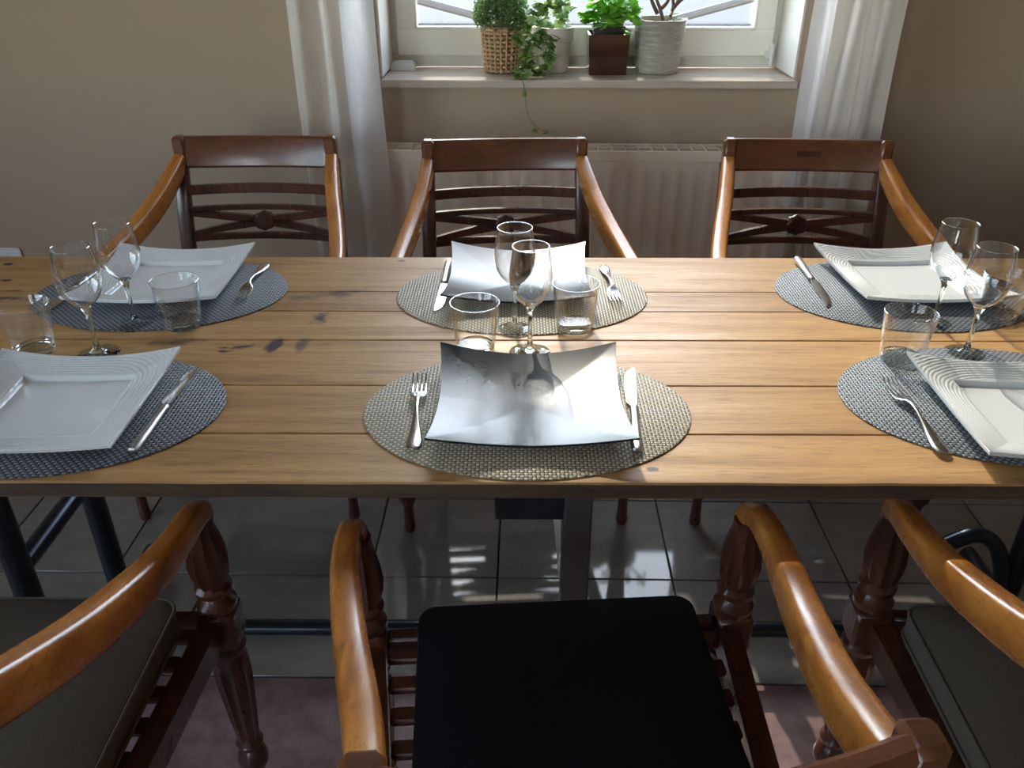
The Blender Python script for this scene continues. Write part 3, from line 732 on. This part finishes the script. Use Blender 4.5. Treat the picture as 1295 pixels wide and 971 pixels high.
def knife(label, x, y, rz):
    t = thing('table_knife', label, 'knife', (x, y, ZT + .0022), rz, 'steel table knives')
    rings = []
    for (yy, w, h_) in ((-.120, .004, .002), (-.1185, .0068, .0042), (-.112, .0080, .0052), (-.08, .0075, .0050), (-.04, .0062, .0044), (-.015, .0062, .0044), (-.010, .0070, .0048), (-.006, .0062, .0042), (-.002, .0040, .0025)):
        rings.append([(w * math.copysign(abs(math.cos(a)) ** .8, math.cos(a)), yy, .0055 + h_ * math.sin(a)) for a in [2 * PI * k / 14 for k in range(14)]])
    MB().loft(rings).build('handle', M['brushed'], t)
    rings = []
    for (yy, xl, xr) in ((-.003, -.0040, .0040), (.002, -.0070, .0046), (.008, -.0105, .0050), (.03, -.0112, .0056), (.06, -.0112, .0062), (.085, -.0105, .0066), (.102, -.0070, .0068), (.112, -.0018, .0066), (.1175, .0035, .0058)):
        zc = .0055 - .003 * min(1, max(0, yy / .1)); rings.append([(xl, yy, zc), (xl * .4 + xr * .6, yy, zc + .0011), (xr, yy, zc + .0008), (xr, yy, zc - .0008), (xl * .4 + xr * .6, yy, zc - .0011)])
    MB().loft(rings).build('blade', M['steel'], t)
    return t
k0 = knife('steel table knife right of the near black plate, partly under its rim', .156, 1.030, R(-4))
for (x, y, a, lb) in ((-.160, 1.474, 179.5, 'steel table knife left of the far black plate'), (-.518, 1.017, 0.2, 'steel table knife right of the near left white plate'),
                      (.553, 1.505, 178.5, 'steel table knife left of the far right white plate'), (-.858, 1.445, 176, 'steel table knife left of the far left plate, seen through glass')):
    copy_tree(k0, lb, (x, y, ZT + .0022), R(a), k0['group'])

# ================================================================== on the window sill
ZS = .9335
bx = thing('sensor_box', 'small white plastic box at the left end of the window sill', 'box', (-.410, 2.858, ZS))
rg = []
for (w, d, z) in ((.038, .020, 0), (.038, .020, .004), (.034, .017, .018), (.032, .015, .021)): rg.append([(-w, -d, z), (w, -d, z), (w, d, z), (-w, d, z)])
MB().loft(rg).build('case', M['white_plastic'], bx)
MB().box(-.030, .030, -.013, .013, .021, .026, .004).build('lid', M['white_plastic'], bx)

def leaf_mesh(name, shape, mat, fold=.25):
    """one leaf in the XY plane, stalk at the origin, tip at +Y, folded along its middle"""
    n = len(shape); vs = [(0, 0, 0)]; fs = []
    mid = []
    for (x, y) in shape: vs.append((x, y, -abs(x) * fold))
    tip = len(vs); 
    right = [i + 1 for i in range(n)]
    for (x, y) in shape: vs.append((-x, y, -abs(x) * fold))
    left = [i + 1 + n for i in range(n)]
    ymax = shape[-1][1]; vs.append((0, ymax * .5, .02)); c = len(vs) - 1
    seqr = [0] + right; seql = [0] + left
    for a, b in zip(seqr[:-1], seqr[1:]): fs.append((c, a, b))
    for a, b in zip(seql[:-1], seql[1:]): fs.append((c, b, a))
    me = bpy.data.meshes.new(name); me.from_pydata(vs, [], fs); me.update(); me.materials.append(mat); return me
ivy_me = leaf_mesh('ivy_leaf', [(.28, -.12), (.55, .05), (.38, .28), (.62, .50), (.30, .55), (.14, .78), (.0, 1.0)], M['ivy'])
pars_me = leaf_mesh('broad_leaf', [(.20, -.05), (.42, .10), (.36, .25), (.55, .34), (.42, .50), (.50, .66), (.30, .74), (.22, .92), (.0, 1.0)], M['parsley'], .35)
oval_me = leaf_mesh('oval_leaf', [(.16, .10), (.30, .35), (.30, .65), (.16, .9), (0, 1.0)], M['jade'], .15)
def leaf(me, parent, p, size, direction, roll=0.0, name='leaf'):
    o = bpy.data.objects.new(name, me); col.objects.link(o); o.parent = parent; o.location = p; o.scale = (size, size, size)
    d = Vector(direction).normalized(); o.rotation_euler = (d.to_track_quat('Y', 'Z').to_matrix() @ Matrix.Rotation(roll, 3, 'Y')).to_euler(); return o

# basket with a bushy thyme plant
bk = thing('basket_plant', 'woven straw basket with a bushy small-leaved herb, leftmost pot on the sill', 'plant', (-.088, 2.822, ZS))
pot = MB().lathe([(.046, 0), (.048, .004), (.057, .124), (.054, .124), (.046, .02), (.001, .02)], 40).build('basket', M['wicker_dark'], bk)
for j in range(10):     # woven strands
    z = .008 + j * .0118
    r0 = .0485 + .009 * z / .124; pts = []
    for k in range(65):
        a = 2 * PI * k / 64; off = .0034 * math.sin(a * 16 + (PI if j % 2 else 0)); pts.append(((r0 + off) * math.cos(a), (r0 + off) * math.sin(a), z))
    MB().tube(pts, .0042, 6, cap=False).build('strand', M['wicker'], pot)
for k in range(20):
    a = 2 * PI * k / 20; MB().tube([(.0505 * math.cos(a), .0505 * math.sin(a), .003), (.0600 * math.cos(a), .0600 * math.sin(a), .123)], .0030, 6).build('stake', M['wicker'], pot)
pts = [(.059 * math.cos(2 * PI * k / 48), .059 * math.sin(2 * PI * k / 48), .125) for k in range(49)]
MB().tube(pts, .0065, 8, cap=False).build('rim', M['wicker'], pot)
MB().lathe([(.053, .112), (.001, .114)], 24).build('soil', M['soil'], bk)
rnd = random.Random(4); mb = MB(); sm = MB()
for k in range(5200):
    a = rnd.uniform(0, 2 * PI); b = math.acos(rnd.uniform(-.55, 1)); rr = (.078 * rnd.uniform(.55, 1.05)); 
    c = Vector((rr * math.sin(b) * math.cos(a), rr * math.sin(b) * math.sin(a), .165 + rr * .95 * math.cos(b)))
    if c.z < .125: c.z = .125 + rnd.uniform(0, .01)
    d = (c - Vector((0, 0, .14))).normalized() + Vector((rnd.uniform(-.7, .7), rnd.uniform(-.7, .7), rnd.uniform(-.5, .7))); d.normalize()
    s_ = d.cross(Vector((rnd.uniform(-1, 1), rnd.uniform(-1, 1), rnd.uniform(-1, 1)))).normalized(); L_ = rnd.uniform(.006, .011); w_ = L_ * .36
    mb.add([c, c + d * L_ * .5 + s_ * w_, c + d * L_, c + d * L_ * .5 - s_ * w_], [(0, 1, 2, 3)])
th = mb.build('foliage', M['thyme'], bk, smooth=False); th['kind'] = 'stuff'
for k in range(90):
    a = rnd.uniform(0, 2 * PI); b = rnd.uniform(0, 1.2); rr = .072
    p1 = (rr * math.sin(b) * math.cos(a), rr * math.sin(b) * math.sin(a), .165 + rr * .9 * math.cos(b))
    sm.tube([(.2 * p1[0], .2 * p1[1], .112), (.6 * p1[0], .6 * p1[1], (.13 + p1[2]) / 2), p1], .0008, 4)
o = sm.build('stems', M['stem'], bk); o['kind'] = 'stuff'

# ivy in the white pot
iv = thing('ivy_plant', 'trailing ivy in a white pot, its vine hanging over the sill edge', 'plant', (.080, 2.826, ZS))
MB().lathe([(.040, 0), (.0425, .003), (.050, .082), (.050, .088), (.057, .090), (.060, .128), (.056, .129), (.052, .11), (.001, .11)], 40).build('pot', M['pot_white'], iv)
MB().lathe([(.0535, .112), (.001, .118)], 24).build('soil', M['soil'], iv)
def vine(pts, parent, r=.0012, name='vine'):
    P = smooth_path(pts, 6); MB().tube(P, r, 6).build(name, M['stem'], parent); return P
rnd = random.Random(11)
long_v = vine([(-.02, -.02, .125), (-.055, -.06, .10), (-.085, -.085, .055), (-.095, -.115, .015), (-.096, -.148, .004), (-.090, -.162, -.018), (-.086, -.166, -.05), (-.076, -.168, -.10), (-.045, -.169, -.135), (-.020, -.170, -.142)], iv)
vines = [long_v,
    vine([(-.01, -.02, .12), (-.05, -.05, .12), (-.080, -.07, .08), (-.09, -.09, .03), (-.085, -.11, .01)], iv),
    vine([(.0, -.03, .12), (-.015, -.07, .10), (-.02, -.085, .06), (-.03, -.09, .03), (-.05, -.12, .004)], iv),
    vine([(.0, .0, .12), (-.03, -.03, .17), (-.05, -.06, .20), (-.065, -.08, .17)], iv),
    vine([(.01, .0, .12), (.015, -.03, .18), (.0, -.05, .22), (-.02, -.07, .19)], iv),
    vine([(.01, .01, .12), (.035, .0, .16), (.04, -.02, .21), (.05, -.04, .24)], iv),
    vine([(-.01, .01, .12), (-.04, .0, .15), (-.065, -.02, .16), (-.09, -.04, .14), (-.10, -.06, .10)], iv)]
for vi, P in enumerate(vines):
    n_ = len(P)
    idx = list(range(3, n_, 1))
    for k in idx:
        p = P[k]
        if vi == 0 and k > 26 and k not in (31, 48, 52, n_ - 1): continue
        reps = 1 if vi == 0 and k > 26 else 2
        for _ in range(reps):
            d = Vector((rnd.uniform(-1, 1), rnd.uniform(-1.2, .2), rnd.uniform(-.9, .35)))
            q = p + d.normalized() * rnd.uniform(.002, .009)
            if q.z < .012 and p.y > -.155: q.z = .012 + rnd.uniform(0, .01); d.z = abs(d.z) * .2
            sz = rnd.uniform(.020, .035) if reps == 2 else rnd.uniform(.014, .022)
            if q.y > -.158 and q.z + sz * d.normalized().z < .003: d.z = .05
            leaf(ivy_me, iv, q, sz, d, rnd.uniform(-.8, .8))

# broad-leaved herb: black nursery pot inside a glossy brown cube
hb = thing('potted_herb', 'bright green leafy herb in a black pot set in a brown cube planter', 'plant', (.248, 2.820, ZS))
cube = MB(); rg = []
for (w, z) in ((.054, 0), (.056, .003), (.0605, .110), (.0605, .113), (.055, .113), (.050, .02)): rg.append([(-w, -w, z), (w, -w, z), (w, w, z), (-w, w, z)])
cube.loft(rg).build('cube_planter', M['pot_brown'], hb)
rg = []
for (w, z) in ((.036, .022), (.044, .118), (.0475, .119), (.048, .134), (.045, .134), (.043, .124)):
    ring = []
    for (cx, cy, a0) in ((1, 1, 0), (-1, 1, 90), (-1, -1, 180), (1, -1, 270)):
        for k in range(4): a = R(a0 + 30 * k); ring.append((cx * (w - .01) + .01 * math.cos(a), cy * (w - .01) + .01 * math.sin(a), z))
    rg.append(ring)
MB().loft(rg).build('nursery_pot', M['pot_black'], hb)
rnd = random.Random(21)
for k in range(32):
    a = rnd.uniform(0, 2 * PI); r_ = rnd.uniform(.3, 1); r0 = .03 * r_
    tip = Vector((.070 * r_ * math.cos(a) * rnd.uniform(.8, 1.25), .062 * r_ * math.sin(a), rnd.uniform(.165, .245)))
    MB().tube([(r0 * math.cos(a), r0 * math.sin(a), .124), (tip.x * .7, tip.y * .7, (tip.z + .124) / 2), tuple(tip)], .0011, 5).build('stalk', M['parsley'], hb)
    for _ in range(6):
        d = Vector((rnd.uniform(-1, 1), rnd.uniform(-1, 1), rnd.uniform(-.5, .6)))
        leaf(pars_me, hb, tip + d * .006 - Vector((0, 0, rnd.uniform(0, .05))), rnd.uniform(.022, .038), d, rnd.uniform(-.6, .6))
for (dx, dy, z) in ((-.078, -.02, .158), (-.068, -.03, .150), (-.085, -.01, .168), (-.060, .0, .172), (.082, 0.0, .175), (.078, -.01, .182)):
    for _ in range(2): leaf(pars_me, hb, Vector((dx * .7, dy, z)), .042, (dx * 8, -.5, rnd.uniform(-.2, .3)), rnd.uniform(-.5, .5))

# woody succulent in a grey ribbed pot
sc = thing('potted_succulent', 'woody branched succulent in a ribbed grey ceramic pot, rightmost on the sill', 'plant', (.410, 2.824, ZS))
pr_ = [(.058, 0), (.061, .002), (.062, .008)]
for k in range(24):
    z = .01 + k * .0058; pr_.append((.0625 + .0155 * (z / .15) ** 1.0 + .0008 * math.sin(k * 2.1) + (.0012 if k % 3 == 0 else 0), z))
pr_ += [(.0800, .150), (.0765, .151), (.074, .135), (.001, .132)]
MB().lathe(pr_, 48).build('pot', M['pot_grey'], sc)
MB().lathe([(.073, .134), (.001, .139)], 24).build('soil', M['soil'], sc)
rnd = random.Random(5)
trunks = [[(.01, -.01, .135), (-.004, -.01, .175), (-.022, -.01, .215), (-.035, 0, .28)], [(-.012, -.01, .165), (-.035, -.02, .205), (-.055, -.02, .26)], [(.0, -.01, .18), (.02, 0, .205), (.028, 0, .27)],
          [(.02, 0, .135), (.034, .0, .18), (.030, .01, .215), (.018, .01, .27)], [(.034, 0, .178), (.052, -.01, .20), (.085, -.02, .225), (.11, -.02, .26)], [(.045, -.005, .192), (.052, .0, .225), (.05, 0, .28)]]
for tr in trunks:
    P = smooth_path(tr, 4); MB().tube(P, [.0062 - .0030 * i / (len(P) - 1) for i in range(len(P))], 8).build('branch', M['bark'], sc)
    for _ in range(9):
        d = Vector((rnd.uniform(-1, 1), rnd.uniform(-1, 1), rnd.uniform(-.1, .9))); leaf(oval_me, sc, P[-1] + d * .008 - Vector((0, 0, rnd.uniform(0, .02))), rnd.uniform(.022, .032), d)
for _ in range(16):   # low rosette of pale leaves
    a = rnd.uniform(0, 2 * PI); leaf(oval_me, sc, Vector((.03 + .008 * math.cos(a), -.03 + .008 * math.sin(a), .14 + rnd.uniform(0, .03))), rnd.uniform(.014, .022), (math.cos(a), math.sin(a), rnd.uniform(0, .8)))
for _n in (bx, bk, iv, hb, sc): _n.scale = (1.05, 1.05, 1.05)
# white wall socket low on the window wall, left
so = thing('wall_socket', 'white rectangular wall socket low on the wall beyond the left table corner', 'socket', (-1.80, YW - .001, .335))
MB().box(-.055, .055, -.012, 0, -.042, .042, .006).build('cover_plate', M['white_plastic'], so)
MB().tube([(0, -.012, 0), (0, -.0145, 0)], .021, 20).build('outlet', M['white_plastic'], so)
